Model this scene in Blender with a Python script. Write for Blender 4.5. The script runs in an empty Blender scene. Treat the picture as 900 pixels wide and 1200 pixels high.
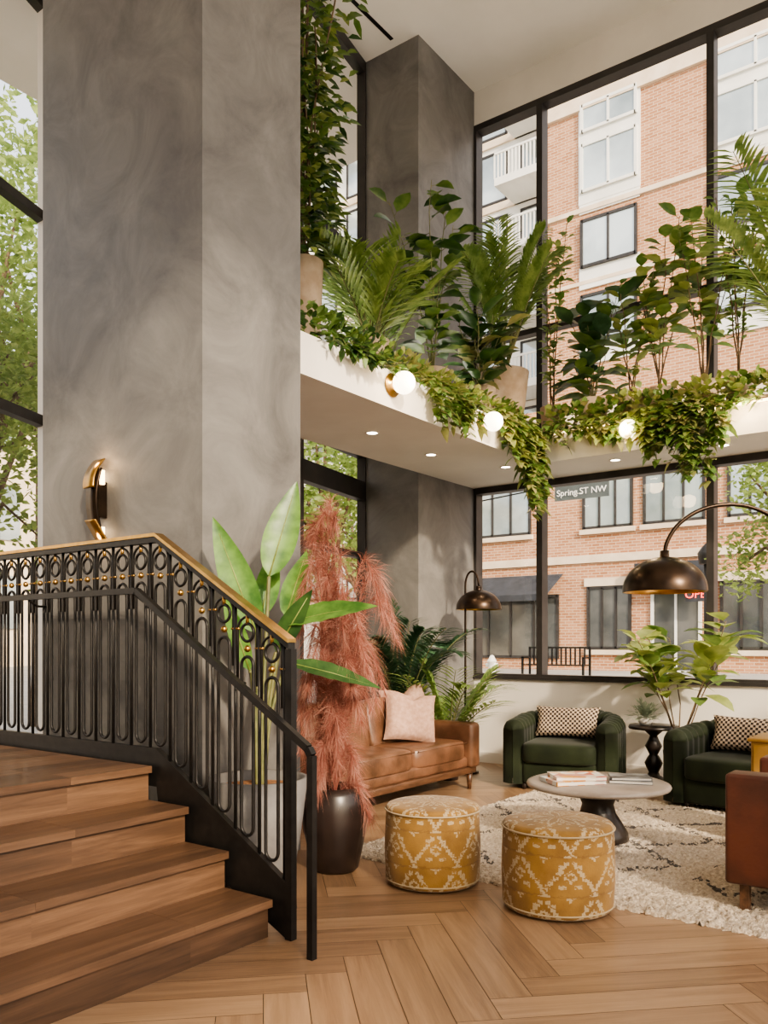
import bpy, bmesh, math, random
from mathutils import Vector, Matrix
random.seed(7)
PI=math.pi
scene=bpy.context.scene
V=Vector
R=random.uniform
def rgb(h):
    o=[]
    for i in (0,2,4):
        c=int(h[i:i+2],16)/255
        o.append(c/12.92 if c<=.04045 else ((c+.055)/1.055)**2.4)
    return (*o,1)
# ---------------- materials
class NT:
    def __init__(s,name):
        s.m=bpy.data.materials.new(name); s.m.use_nodes=True
        s.nt=s.m.node_tree; s.b=s.nt.nodes['Principled BSDF']; s.out=s.nt.nodes['Material Output']
    def n(s,t,**k):
        nd=s.nt.nodes.new(t)
        for a,b in k.items(): setattr(nd,a,b)
        return nd
    def l(s,a,b): s.nt.links.new(a,b)
    def put(s,sock,v):
        if hasattr(v,'default_value') or hasattr(v,'is_linked'): s.l(v,sock)
        else: sock.default_value=v
    def M(s,op,a,b=0.0,c=None):
        nd=s.n('ShaderNodeMath',operation=op)
        s.put(nd.inputs[0],a); s.put(nd.inputs[1],b)
        if c is not None: s.put(nd.inputs[2],c)
        return nd.outputs[0]
    def mix(s,f,a,b):
        nd=s.n('ShaderNodeMix',data_type='RGBA')
        s.put(nd.inputs[0],f); s.put(nd.inputs[6],a); s.put(nd.inputs[7],b)
        return nd.outputs[2]
    def coord(s,which='Object',stretch=(1,1,1)):
        tc=s.n('ShaderNodeTexCoord'); mp=s.n('ShaderNodeMapping')
        s.l(tc.outputs[which],mp.inputs[0]); mp.inputs['Scale'].default_value=stretch
        return mp.outputs[0]
    def noise(s,vec,scale,detail=6,rough=.55,dist=0):
        nd=s.n('ShaderNodeTexNoise'); s.l(vec,nd.inputs['Vector'])
        nd.inputs['Scale'].default_value=scale; nd.inputs['Detail'].default_value=detail
        nd.inputs['Roughness'].default_value=rough; nd.inputs['Distortion'].default_value=dist
        return nd.outputs['Fac']
    def ramp(s,f,stops):
        nd=s.n('ShaderNodeValToRGB'); s.l(f,nd.inputs[0]); e=nd.color_ramp.elements
        e[0].position,e[0].color=stops[0]; e[1].position,e[1].color=stops[1]
        for p,c in stops[2:]:
            x=e.new(p); x.color=c
        return nd.outputs[0]
    def bump(s,h,st=.3,dist=.01):
        nd=s.n('ShaderNodeBump'); s.l(h,nd.inputs['Height']); nd.inputs['Strength'].default_value=st
        nd.inputs['Distance'].default_value=dist; s.l(nd.outputs[0],s.b.inputs['Normal'])
def nm(name,c1,c2,scale=5,rough=.5,metal=0,bump=0,bscale=None,stretch=(1,1,1),lo=.35,hi=.65,sheen=0,coat=0,spec=.5):
    t=NT(name); v=t.coord('Object',stretch); f=t.noise(v,scale)
    t.l(t.ramp(f,[(lo,c1),(hi,c2)]),t.b.inputs['Base Color'])
    t.b.inputs['Roughness'].default_value=rough; t.b.inputs['Metallic'].default_value=metal
    t.b.inputs['Sheen Weight'].default_value=sheen; t.b.inputs['Coat Weight'].default_value=coat
    t.b.inputs['Specular IOR Level'].default_value=spec
    if bump:
        g=t.noise(v,bscale or scale*4,8); t.bump(g,bump)
    return t.m
def leafm(name,h1,h2,rough=.4,tr=.28):
    t=NT(name); v=t.coord(); f=t.noise(v,9,3)
    c=t.ramp(f,[(.35,rgb(h1)),(.65,rgb(h2))]); t.l(c,t.b.inputs['Base Color']); t.b.inputs['Roughness'].default_value=rough
    tl=t.n('ShaderNodeBsdfTranslucent'); t.l(c,tl.inputs[0]); mx=t.n('ShaderNodeMixShader'); mx.inputs[0].default_value=tr
    t.l(t.b.outputs[0],mx.inputs[1]); t.l(tl.outputs[0],mx.inputs[2]); t.l(mx.outputs[0],t.out.inputs[0])
    return t.m
def emit(name,col,st):
    t=NT(name); t.b.inputs['Base Color'].default_value=col; t.b.inputs['Emission Color'].default_value=col
    t.b.inputs['Emission Strength'].default_value=st; return t.m

m_plaster=NT('plaster_grey'); _v=m_plaster.coord(); _f=m_plaster.noise(_v,1.7,10,.68,.9)
m_plaster.l(m_plaster.ramp(_f,[(.28,rgb('535150')),(.75,rgb('82807d'))]),m_plaster.b.inputs['Base Color'])
m_plaster.b.inputs['Roughness'].default_value=.5; m_plaster.bump(m_plaster.noise(_v,4,10,.6,1),.15,.02); m_plaster=m_plaster.m
m_white=nm('white_paint',rgb('e2ddd4'),rgb('eae5dc'),2,.7,bump=.03,bscale=60)
m_ceil=nm('ceiling_paint',rgb('efebe4'),rgb('f4f0ea'),2,.8)
m_frame=nm('black_window_frame',rgb('2c2a2a'),rgb('383534'),6,.45)
m_iron=nm('black_iron',rgb('1b1a1a'),rgb('262423'),20,.42,metal=.4)
m_brass=nm('brass',rgb('a8834a'),rgb('c39d60'),12,.3,metal=1)
m_bronze=nm('bronze_dark',rgb('2a211b'),rgb('3d3026'),8,.3,metal=.8)
m_leather=nm('cognac_leather',rgb('4e3728'),rgb('765440'),5,.34,bump=.15,bscale=60)
m_leather2=nm('rust_leather',rgb('3b2118'),rgb('563023'),4,.45,bump=.15,bscale=60)
m_wood=nm('walnut_wood',rgb('453022'),rgb('644734'),6,.4,stretch=(6,1,6))
m_green=nm('green_velvet',rgb('121a0e'),rgb('242d1a'),3,.75,sheen=.08,bump=.05,spec=.25)
m_pinkfab=nm('blush_linen',rgb('a98573'),rgb('bd9b8a'),30,.85,bump=.3,bscale=150)
m_marble=nm('stone_top',rgb('7d7269'),rgb('ada39a'),3,.3,lo=.3,hi=.7)
m_dark=nm('dark_lacquer',rgb('231d1a'),rgb('2f2824'),6,.35)
m_potg=nm('grey_concrete_pot',rgb('5d5b5b'),rgb('74716f'),6,.7,bump=.1)
m_potd=nm('dark_ceramic_pot',rgb('221b19'),rgb('302623'),6,.3)
m_potb=nm('beige_pot',rgb('a28c76'),rgb('b9a48e'),8,.8,bump=.15)
m_soil=nm('bark_chips',rgb('6b4a30'),rgb('a5754c'),60,.9,bump=.8,bscale=60)
m_stem=nm('stem',rgb('59603a'),rgb('76734b'),20,.6)
m_bark=nm('bark',rgb('5a4a3b'),rgb('7a6752'),10,.9,bump=.5)
L_dark=leafm('leaf_dark','2c4a29','4a6b3a',.3)
L_mid=leafm('leaf_mid','54753b','7f9852',.38,.35)
L_lite=leafm('leaf_light','86994f','aab46c',.4,.4)
L_palm=leafm('leaf_palm','678546','9fb46c',.4,.4)
L_blue=leafm('leaf_deep','2f4d36','4f7053',.35)
L_yel=leafm('leaf_variegated','aaa270','80904f',.4,.4)
L_ban=leafm('leaf_banana','446f33','77a24c',.3,.35)
L_tree=leafm('leaf_tree','728c48','a5b76c',.6,.55)
m_pink=leafm('pampas_pink','96594d','b87a6b',.9,.35)
m_pink2=leafm('pampas_blush','b07a6b','d3a595',.9,.35)
m_globe=emit('frosted_globe',(1,.84,.62,1),6)
m_warm=emit('warm_led',(1,.68,.36,1),9)
m_dl=emit('downlight_lens',(1,.85,.65,1),14)
m_glass=NT('window_glass')
_t=m_glass.n('ShaderNodeBsdfTransparent'); _g=m_glass.n('ShaderNodeBsdfGlossy'); _g.inputs['Roughness'].default_value=.02
_mx=m_glass.n('ShaderNodeMixShader'); _mx.inputs[0].default_value=.05; m_glass.l(_t.outputs[0],_mx.inputs[1]); m_glass.l(_g.outputs[0],_mx.inputs[2])
m_glass.l(_mx.outputs[0],m_glass.out.inputs[0]); m_glass=m_glass.m
def woodm(name,stops,rough=.4):
    t=NT(name); tc=t.n('ShaderNodeTexCoord'); mp=t.n('ShaderNodeMapping'); t.l(tc.outputs['UV'],mp.inputs[0]); mp.inputs['Scale'].default_value=(1.6,22,1)
    f=t.noise(mp.outputs[0],1.0,8,.65,.6)
    mp2=t.n('ShaderNodeMapping'); t.l(tc.outputs['UV'],mp2.inputs[0]); mp2.inputs['Scale'].default_value=(3,140,1)
    g=t.noise(mp2.outputs[0],1,4)
    at=t.n('ShaderNodeAttribute',attribute_name='rnd')
    s=t.M('ADD',t.M('MULTIPLY',f,.65),t.M('MULTIPLY',at.outputs['Fac'],.26)); s=t.M('ADD',s,t.M('MULTIPLY',g,.18))
    t.l(t.ramp(s,stops),t.b.inputs['Base Color'])
    t.b.inputs['Roughness'].default_value=rough; t.bump(g,.08,.004)
    return t.m
m_floor=woodm('oak_floor',[(.22,rgb('5c493a')),(.85,rgb('ad8e70')),(.52,rgb('8b6f56'))],.34)
m_stair=woodm('walnut_stair',[(.25,rgb('2c2119')),(.85,rgb('7d604a')),(.52,rgb('523d2e'))],.40)
def brickm(name,c1,c2,mo):
    t=NT(name); tc=t.n('ShaderNodeTexCoord'); sp=t.n('ShaderNodeSeparateXYZ'); t.l(tc.outputs['Object'],sp.inputs[0])
    cb=t.n('ShaderNodeCombineXYZ'); t.l(t.M('ADD',sp.outputs[0],sp.outputs[1]),cb.inputs[0]); t.l(sp.outputs[2],cb.inputs[1])
    b=t.n('ShaderNodeTexBrick'); t.l(cb.outputs[0],b.inputs['Vector']); b.inputs['Scale'].default_value=1
    b.inputs['Brick Width'].default_value=.26; b.inputs['Row Height'].default_value=.09; b.inputs['Mortar Size'].default_value=.010
    b.inputs['Color1'].default_value=rgb(c1); b.inputs['Color2'].default_value=rgb(c2); b.inputs['Mortar'].default_value=rgb(mo)
    t.l(b.outputs[0],t.b.inputs['Base Color']); t.b.inputs['Roughness'].default_value=.9
    return t.m
m_brick=brickm('brick','a2704f','bb8a6a','c7b29c')
m_panel=nm('facade_panel',rgb('dddcd6'),rgb('e9e8e3'),1,.6)
m_stone=nm('limestone_band',rgb('cfbda5'),rgb('dfcfba'),2,.8)
m_bglass=nm('facade_glass',rgb('8d999d'),rgb('d3dcde'),.35,.08,metal=.4)
m_bglassd=nm('shop_glass',rgb('3a3f41'),rgb('6b6b68'),.6,.08,metal=.2)
m_street=nm('asphalt',rgb('9a9793'),rgb('aca8a3'),1.5,.9)
m_awn=nm('awning_cloth',rgb('2a2d33'),rgb('3a3e46'),3,.8)
m_red=emit('open_sign_red',(1,.06,.03,1),4)
m_sign=nm('sign_plate',rgb('4d5556'),rgb('5c6465'),3,.5)
m_letter=nm('sign_letters',rgb('f4f4f0'),rgb('ffffff'),3,.5)
# ---------------- mesh builder
def soft(x,a,w): return a+w*(1-math.exp(-(x-a)/w)) if x>a else x
class MB:
    def __init__(s): s.v=[];s.f=[];s.mi=[];s.sm=[];s.uv=[];s.mats=[];s.rn=[]
    def add(s,vs,fs,mat,smooth=True,uv=None,rn=0.5):
        if mat not in s.mats: s.mats.append(mat)
        k=s.mats.index(mat); o=len(s.v)
        s.v.extend([tuple(a) for a in vs]); s.uv.extend(uv if uv else [(0,0)]*len(vs))
        for f in fs: s.f.append(tuple(i+o for i in f)); s.mi.append(k); s.sm.append(smooth); s.rn.append(rn)
    def box(s,x0,x1,y0,y1,z0,z1,mat,M=None):
        vs=[V((x,y,z)) for z in (z0,z1) for x,y in ((x0,y0),(x1,y0),(x1,y1),(x0,y1))]
        if M: vs=[M@a for a in vs]
        s.add(vs,[(3,2,1,0),(4,5,6,7),(0,1,5,4),(1,2,6,5),(2,3,7,6),(3,0,4,7)],mat,False)
    def prism(s,poly,z0,z1,mat):
        n=len(poly); vs=[(x,y,z0) for x,y in poly]+[(x,y,z1) for x,y in poly]
        s.add(vs,[tuple(range(n-1,-1,-1)),tuple(range(n,2*n))]+[(i,(i+1)%n,(i+1)%n+n,i+n) for i in range(n)],mat,False)
    def rbox(s,x0,x1,y0,y1,z0,z1,r,mat,seg=3,M=None):
        bm=bmesh.new(); bmesh.ops.create_cube(bm,size=1)
        for v in bm.verts: v.co=V(((x0+x1)/2+v.co.x*(x1-x0),(y0+y1)/2+v.co.y*(y1-y0),(z0+z1)/2+v.co.z*(z1-z0)))
        bmesh.ops.bevel(bm,geom=bm.edges[:],offset=r,segments=seg,profile=.5,affect='EDGES')
        bm.verts.index_update(); vs=[v.co.copy() for v in bm.verts]; fs=[[v.index for v in f.verts] for f in bm.faces]; bm.free()
        if M: vs=[M@a for a in vs]
        s.add(vs,fs,mat,True)
    def se(s,c,size,mat,e=.3,M=None,nu=32,nv=16):
        def p(w,e): return math.copysign(abs(w)**e,w)
        vs=[];fs=[]
        for j in range(nv+1):
            ph=-PI/2+PI*j/nv
            for i in range(nu):
                th=2*PI*i/nu
                a=V((c[0]+size[0]/2*p(math.cos(ph),e)*p(math.cos(th),e),c[1]+size[1]/2*p(math.cos(ph),e)*p(math.sin(th),e),c[2]+size[2]/2*p(math.sin(ph),e)))
                vs.append(M@a if M else a)
        for j in range(nv):
            for i in range(nu): fs.append((j*nu+i,j*nu+(i+1)%nu,(j+1)*nu+(i+1)%nu,(j+1)*nu+i))
        s.add(vs,fs,mat)
    def tube(s,pts,r,mat,n=8,close=False):
        pts=[V(p) for p in pts]; N=len(pts); rs=r if isinstance(r,(list,tuple)) else [r]*N
        up=None; vs=[];fs=[]
        for i in range(N):
            if close: t=pts[(i+1)%N]-pts[i-1]
            else: t=pts[min(i+1,N-1)]-pts[max(i-1,0)]
            if t.length<1e-9: t=V((0,0,1))
            t.normalize()
            if up is None:
                up=t.cross(V((0,0,1)) if abs(t.z)<.9 else V((1,0,0))).normalized()
            up=(up-t*up.dot(t)).normalized(); w=t.cross(up)
            for k in range(n):
                a=2*PI*(k+.5)/n; vs.append(pts[i]+(up*math.cos(a)+w*math.sin(a))*rs[i])
        M_=N if close else N-1
        for i in range(M_):
            for k in range(n):
                j=(i+1)%N; fs.append((i*n+k,i*n+(k+1)%n,j*n+(k+1)%n,j*n+k))
        if not close: fs+= [tuple(range(n-1,-1,-1)),tuple((N-1)*n+k for k in range(n))]
        s.add(vs,fs,mat,n>4)
    def lathe(s,prof,c,mat,n=40,smooth=True,uvs=(1,1)):
        vs=[];fs=[];uv=[];P=len(prof); L=[0]
        for i in range(1,P): L.append(L[-1]+math.hypot(prof[i][0]-prof[i-1][0],prof[i][1]-prof[i-1][1]))
        for i in range(n+1):
            a=2*PI*i/n
            for j,(r,z) in enumerate(prof):
                vs.append((c[0]+r*math.cos(a),c[1]+r*math.sin(a),c[2]+z)); uv.append((i/n*uvs[0],L[j]*uvs[1]))
        for i in range(n):
            for j in range(P-1): fs.append((i*P+j,(i+1)*P+j,(i+1)*P+j+1,i*P+j+1))
        s.add(vs,fs,mat,smooth,uv)
    def leaf(s,b,d,L,W,mat,droop=.2,fold=.2,seg=3,p=.8,up=None,wav=0):
        b=V(b); d=V(d).normalized(); up=up or V((0,0,1))
        side=d.cross(up)
        if side.length<.05: side=d.cross(V((R(-1,1),R(-1,1),.1)))
        side.normalize(); n=side.cross(d)
        vs=[];fs=[]
        for i in range(seg+1):
            t=i/seg; w=W/2*max(0,math.sin(PI*t**p))**.85
            c=b+d*L*t-V((0,0,1))*droop*L*t*t
            ww=wav*math.sin(i*2.4)*w
            vs+=[c-side*w+n*(fold*w+ww),c,c+side*w+n*(fold*w-ww)]
        for i in range(seg):
            o=i*3; fs+=[(o,o+1,o+4,o+3),(o+1,o+2,o+5,o+4)]
        s.add(vs,fs,mat)
    def keep(s):   # plants press softly against glass / column instead of passing through
        o=[]
        for x,y,z in s.v:
            y=soft(y,7.95,.2)
            if y>7.0 and x<-4.55: x=-soft(-x,4.6,.2)
            o.append((x,y,z))
        s.v=o; return s
    def obj(s,name,loc=(0,0,0),rz=0):
        me=bpy.data.meshes.new(name); me.from_pydata(s.v,[],s.f)
        for m in s.mats: me.materials.append(m)
        me.polygons.foreach_set('material_index',s.mi); me.polygons.foreach_set('use_smooth',s.sm)
        ul=me.uv_layers.new(name='UVMap')
        li=[0]*len(me.loops); me.loops.foreach_get('vertex_index',li)
        fl=[]
        for i in li: fl.extend(s.uv[i])
        ul.data.foreach_set('uv',fl)
        at=me.attributes.new('rnd','FLOAT','FACE'); at.data.foreach_set('value',s.rn)
        me.update()
        o=bpy.data.objects.new(name,me); scene.collection.objects.link(o); o.location=loc; o.rotation_euler=(0,0,rz)
        return o
def simple(name,boxes,mat):
    m=MB()
    for b in boxes: m.box(*b,mat)
    return m.obj(name)
def rdir(el0=-.3,el1=.9):
    a=R(0,2*PI); e=R(el0,el1); return V((math.cos(a)*math.cos(e),math.sin(a)*math.cos(e),math.sin(e)))

# ================= ROOM =================
CH=7.66; YW=8.24; XR=3.3
def herring():
    w=.17;n=6;bm=bmesh.new(); uvl=bm.loops.layers.uv.new('UVMap'); rl=bm.faces.layers.float.new('rnd')
    rot=Matrix.Rotation(math.radians(45),3,'Z'); g=.0014
    def plank(x0,x1,y0,y1,vert):
        c=rot@V(((x0+x1)/2,(y0+y1)/2,0))
        if not(-9.8<c.x<4.2 and -4.9<c.y<9.2): return
        vs=[bm.verts.new(rot@V((x,y,0))) for x,y in ((x0+g,y0+g),(x1-g,y0+g),(x1-g,y1-g),(x0+g,y1-g))]
        f=bm.faces.new(vs); f[rl]=R(0,1); o1=R(0,60);o2=R(0,60)
        for l,(x,y) in zip(f.loops,((x0,y0),(x1,y0),(x1,y1),(x0,y1))):
            l[uvl].uv=((y+o1,x+o2) if vert else (x+o1,y+o2))
    for k in range(-14,15):
        for j in range(-110,110):
            ox=(k*2*n+j)*w; oy=j*w
            plank(ox,ox+n*w,oy,oy+w,False)
            plank(ox,ox+w,oy+w,oy+w+n*w,True)
    for co,no in (((0,YW,0),(0,1,0)),((0,-4,0),(0,-1,0)),((XR-.05,0,0),(1,0,0)),((-9,0,0),(-1,0,0))):
        bmesh.ops.bisect_plane(bm,geom=bm.verts[:]+bm.edges[:]+bm.faces[:],plane_co=co,plane_no=no,clear_outer=True)
    me=bpy.data.meshes.new('floor'); bm.to_mesh(me); bm.free(); me.materials.append(m_floor)
    o=bpy.data.objects.new('floor',me); scene.collection.objects.link(o)
herring()
simple('subfloor',[(-9,XR,-4,YW,-.15,-.003)],m_dark)
simple('ceiling',[(-9,XR,-4,YW+.25,CH,CH+.2)],m_ceil)
simple('trim_1',[(-5.14,-5.1,4.6,7.0,CH-.006,CH+.001)],m_iron)
simple('column',[(-5.34,-3.69,3.20,4.03,0,CH)],m_plaster)
simple('column',[(-5.60,-4.86,7.11,YW+.15,0,CH)],m_plaster)
simple('wall_back',[(-4.86,XR,YW,YW+.2,0,.95),(-4.86,XR,YW,YW+.2,7.27,CH),(-4.86,XR,YW,YW+.2,3.12,3.40)],m_white)
simple('baseboard_back',[(-4.86,XR,YW-.015,YW,0,.12)],m_white)
simple('wall_south',[(-9,XR,-4.2,-4,0,CH)],m_white)
ml=MB(); ml.box(-4.86,-3.69,4.03,YW,3.12,3.40,m_white); ml.box(-3.69,XR,7.46,YW,3.12,3.40,m_white)
ml.box(-3.5,XR-.1,7.452,7.462,3.375,3.392,m_warm)
ml.obj('mezzanine_ledge')
xs=[-4.86,-4.04,-2.25,-.46,1.33,XR]
def window(i,x0,x1,z0,z1,trans=None,y=YW+.06):
    m=MB(); f=.035; d=.07
    m.box(x0,x0+f,y-d,y+d,z0,z1,m_frame); m.box(x1-f,x1,y-d,y+d,z0,z1,m_frame)
    m.box(x0+f,x1-f,y-d,y+d,z0,z0+.06,m_frame); m.box(x0+f,x1-f,y-d,y+d,z1-.07,z1,m_frame)
    if trans: m.box(x0+f,x1-f,y-d*.8,y+d*.8,trans-.03,trans+.03,m_frame)
    m.add([(x0,y,z0),(x1,y,z0),(x1,y,z1),(x0,y,z1)],[(0,1,2,3)],m_glass,False)
    m.obj('window_%d'%i)
k=1
for i in range(5):
    window(k,xs[i],xs[i+1],.95,3.12); k+=1
    window(k,xs[i],xs[i+1],3.40,7.27,4.77); k+=1
simple('trim_2',[(-4.86,XR,YW-.03,YW+.12,.95,.985)],m_frame)
def glazing(i,p,q,zs,nm_,z0=0):
    m=MB(); p=V((*p,0)); q=V((*q,0)); L=(q-p).length; a=math.atan2(q.y-p.y,q.x-p.x)
    M=Matrix.Translation(p)@Matrix.Rotation(a,4,'Z')
    for j in range(nm_+1): x=L*j/nm_; m.box(x-.03,x+.03,-.05,.05,z0,CH,m_frame,M)
    for z,t in zs: m.box(0,L,-.05,.05,z-t,z+t,m_frame,M)
    m.add([M@V(a_) for a_ in ((0,0,z0),(L,0,z0),(L,0,CH),(0,0,CH))],[(0,1,2,3)],m_glass,False)
    m.obj('window_%d'%i)
glazing(k,(-5.60,7.11),(-5.1,4.5),[(.06,.06),(3.0,.10),(3.4,.04),(5.5,.04),(7.6,.06),(2.3,.03)],2); k+=1
simple('wall_left',[(-7.6,-5.1,4.5,4.62,0,CH)],m_white)
glazing(k,(-7.6,4.62),(-3.98,-4),[(.06,.06),(3.52,.05),(5.52,.045),(7.6,.06)],4); k+=1
glazing(k,(XR,-4),(XR,8.2),[(.06,.06),(3.3,.15),(7.6,.06)],6); k+=1
for i,(x,y) in enumerate(((-4.25,5.53),(-4.0,7.4),(-2.0,7.75),(-4.3,6.5),(-.4,7.75),(-3.0,7.75))):
    m=MB(); m.lathe([(0,.004),(.045,.004),(.045,-.002),(.06,-.003),(.062,.004)],(x,y,3.116),m_white,24)
    m.lathe([(0,0),(.044,0)],(x,y,3.1165),m_dl,24); m.obj('recessed_downlight')
    ld=bpy.data.lights.new('downlight_beam','SPOT'); ld.energy=22; ld.color=(1,.78,.55); ld.spot_size=2.0; ld.spot_blend=.8; ld.shadow_soft_size=.05
    lo=bpy.data.objects.new('downlight_beam',ld); lo.location=(x,y,3.09); scene.collection.objects.link(lo)
def gl(x,y,z,n,e=9):
    n=V(n); M=Matrix.Translation((x,y,z))@n.to_track_quat('Z','Y').to_matrix().to_4x4()
    mm=MB(); mm.lathe([(0,0),(.085,0),(.09,.008),(.085,.016),(.05,.02),(.045,.05),(0,.05)],(0,0,0),m_brass,32)
    mm.lathe([(.085*math.sin(a),.115-.085*math.cos(a)) for a in [PI*i/16 for i in range(17)]],(0,0,0),m_globe,32)
    mm.v=[tuple(M@V(a)) for a in mm.v]; mm.obj('globe_sconce')
    ld=bpy.data.lights.new('sconce_light','POINT'); ld.energy=e; ld.color=(1,.70,.40); ld.shadow_soft_size=.09
    lo=bpy.data.objects.new('sconce_light',ld); lo.location=V((x,y,z))+n*.25; scene.collection.objects.link(lo)
gl(-3.69,5.04,3.29,(1,0,0)); gl(-3.69,6.39,3.29,(1,0,0)); gl(-2.72,7.46,3.29,(0,-1,0),14); gl(-.9,7.46,3.29,(0,-1,0),12)
ld=bpy.data.lights.new('led_glow','POINT'); ld.energy=10; ld.color=(1,.70,.40); ld.shadow_soft_size=.05
lo=bpy.data.objects.new('led_glow',ld); lo.location=(-1.72,7.30,3.34); scene.collection.objects.link(lo)
# ================= STAIRS =================
def woodbox(m,x0,x1,y0,y1,z0,z1,mat):
    o1=R(0,50);o2=R(0,50)
    vs=[(x,y,z) for z in (z0,z1) for x,y in ((x0,y0),(x1,y0),(x1,y1),(x0,y1))]
    fs=[(3,2,1,0),(4,5,6,7),(0,1,5,4),(1,2,6,5),(2,3,7,6),(3,0,4,7)]
    rn=R(0,1)
    for f in fs:
        fv=[vs[i] for i in f]
        m.add(fv,[(0,1,2,3)],mat,False,[(a[1]+o1,a[0]+a[2]+o2) for a in fv],rn)
st=MB(); Y0=-1.0; Y1=2.74
for i in range(4):
    xn=-2.68-.29*i; z=.178*(i+1)
    ys=[Y0,R(-.2,.3),R(1.1,1.5),R(2.0,2.3),Y1] if i!=1 else [Y0,.2,1.75,Y1]
    for a,b in zip(ys[:-1],ys[1:]):
        for q0,q1 in ((0,.16),(.1606,.32)):
            woodbox(st,xn-(q1 if i<3 else min(q1,.16)),xn-q0,a+.0007,b-.0007,z-.035,z,m_stair) if not(i==3 and q0>0) else None
    for a,b in zip(ys[:-1],ys[1:]):
        woodbox(st,xn-.05,xn-.03,a,b,z-.178,z-.035,m_stair)
st.box(-3.3,-2.75,Y0,Y1,0,.12,m_dark)
x=-3.71
while x>-6.3:
    yl=Y0
    if x-.16<-5.1: yl=max(Y0,(-5.52-(x-.16))/.42)
    a=yl
    while a<Y1-.01:
        b=min(Y1,a+R(.9,1.6))
        if Y1-b<.3: b=Y1
        woodbox(st,x-.1585,x,a,b-.001,.68,.712,m_stair); a=b
    x-=.16
st.prism([(-3.62,Y1),(-6.55,Y1),(-5.5,.1),(-5.05,Y0),(-3.62,Y0)],0,.678,m_dark)
st.obj('staircase')
YR=2.78
def top(x): return 1.91 if x<-3.55 else 1.91-.585*(x+3.55)
rl=MB()
def flat(pts,hw,hz,mat,y=YR):
    for (xa,za),(xb,zb) in zip(pts[:-1],pts[1:]):
        vs=[]
        for x_,z_ in ((xa,za),(xb,zb)):
            for dy,dz in ((-hw,-hz),(hw,-hz),(hw,hz),(-hw,hz)): vs.append((x_,y+dy,z_+dz))
        rl.add(vs,[(0,1,2,3),(7,6,5,4),(0,4,5,1),(1,5,6,2),(2,6,7,3),(3,7,4,0)],mat,False)
XE=-2.60
flat([(-6.6,1.895),(-3.55,1.895),(XE,top(XE)-.015)],.022,.016,m_iron)
flat([(-6.6,1.918),(-3.55,1.918),(XE,top(XE)+.008)],.028,.009,m_brass)
flat([(-6.6,.785),(-3.55,.785),(XE,top(XE)-1.125)],.016,.016,m_iron)
prof=[(-6.6,.77,.60),(-3.55,.77,.60),(-3.52,.77,.42),(-2.62,.23,.0)]
for (xa,ta,ba),(xb,tb,bb) in zip(prof[:-1],prof[1:]):
    vs=[(xa,YR-.012,ba),(xb,YR-.012,bb),(xb,YR-.012,tb),(xa,YR-.012,ta),(xa,YR+.012,ba),(xb,YR+.012,bb),(xb,YR+.012,tb),(xa,YR+.012,ta)]
    rl.add(vs,[(0,1,2,3),(7,6,5,4),(0,4,5,1),(3,2,6,7),(0,3,7,4),(1,5,6,2)],m_iron,False)
rl.box(-2.625,-2.585,YR-.018,YR+.018,0,top(XE)-.03,m_iron)
u=.162; x=-6.45
while x<-2.70:
    zt=top(x)-.035; zb=zt-1.065
    rr=.040
    pts=[]
    for i in range(9): a=PI+PI*i/8; pts.append((x+rr*math.cos(a),YR,zb+.055+rr*math.sin(a)))
    for i in range(9): a=PI*i/8; pts.append((x+rr*math.cos(a),YR,zt-.24+rr*math.sin(a)))
    rl.tube(pts,.0085,m_iron,6,True)
    rl.tube([(x+.042*math.cos(2*PI*i/20),YR,zt-.085+.042*math.sin(2*PI*i/20)) for i in range(20)],.008,m_iron,6,True)
    r2=.066
    rl.tube([(x-r2,YR,zt-.34)]+[(x+r2*math.cos(PI-PI*i/10),YR,zt-.075+r2*math.sin(PI-PI*i/10)) for i in range(11)]+[(x+r2,YR,zt-.34)],.007,m_iron,6)
    rl.tube([(x+u/2,YR,(top(x+u/2)-1.13)),(x+u/2,YR,top(x+u/2)-.02)],.0085,m_iron,6)
    rl.tube([(x+.055,YR,zt-.16),(x+.106,YR,zt-.16)],.007,m_brass,8)
    rl.tube([(x,YR,zt-.045),(x,YR,zt-.0)],.009,m_brass,8)
    rl.se((x,YR,zt-.162),(.034,.034,.034),m_brass,1,nu=10,nv=6)
    x+=u
rl.obj('stair_railing')
hr=MB(); YH=2.66
hp=[(-6.3,YH,1.62),(-3.57,YH,1.62),(-2.39,YH,.90),(-2.37,YH,.87),(-2.37,YH,0)]
for a,b in zip(hp[:-1],hp[1:]):
    hr.tube([a,b],.022,m_iron,4)
for x_,z_ in ((-5.6,1.62),(-4.6,1.62),(-3.6,1.62),(-2.9,1.21)):
    hr.tube([(x_,YH,z_-.01),(x_,YH+.06,z_-.05),(x_,YR,z_-.05)],.007,m_iron,6)
hr.obj('handrail')
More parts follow.
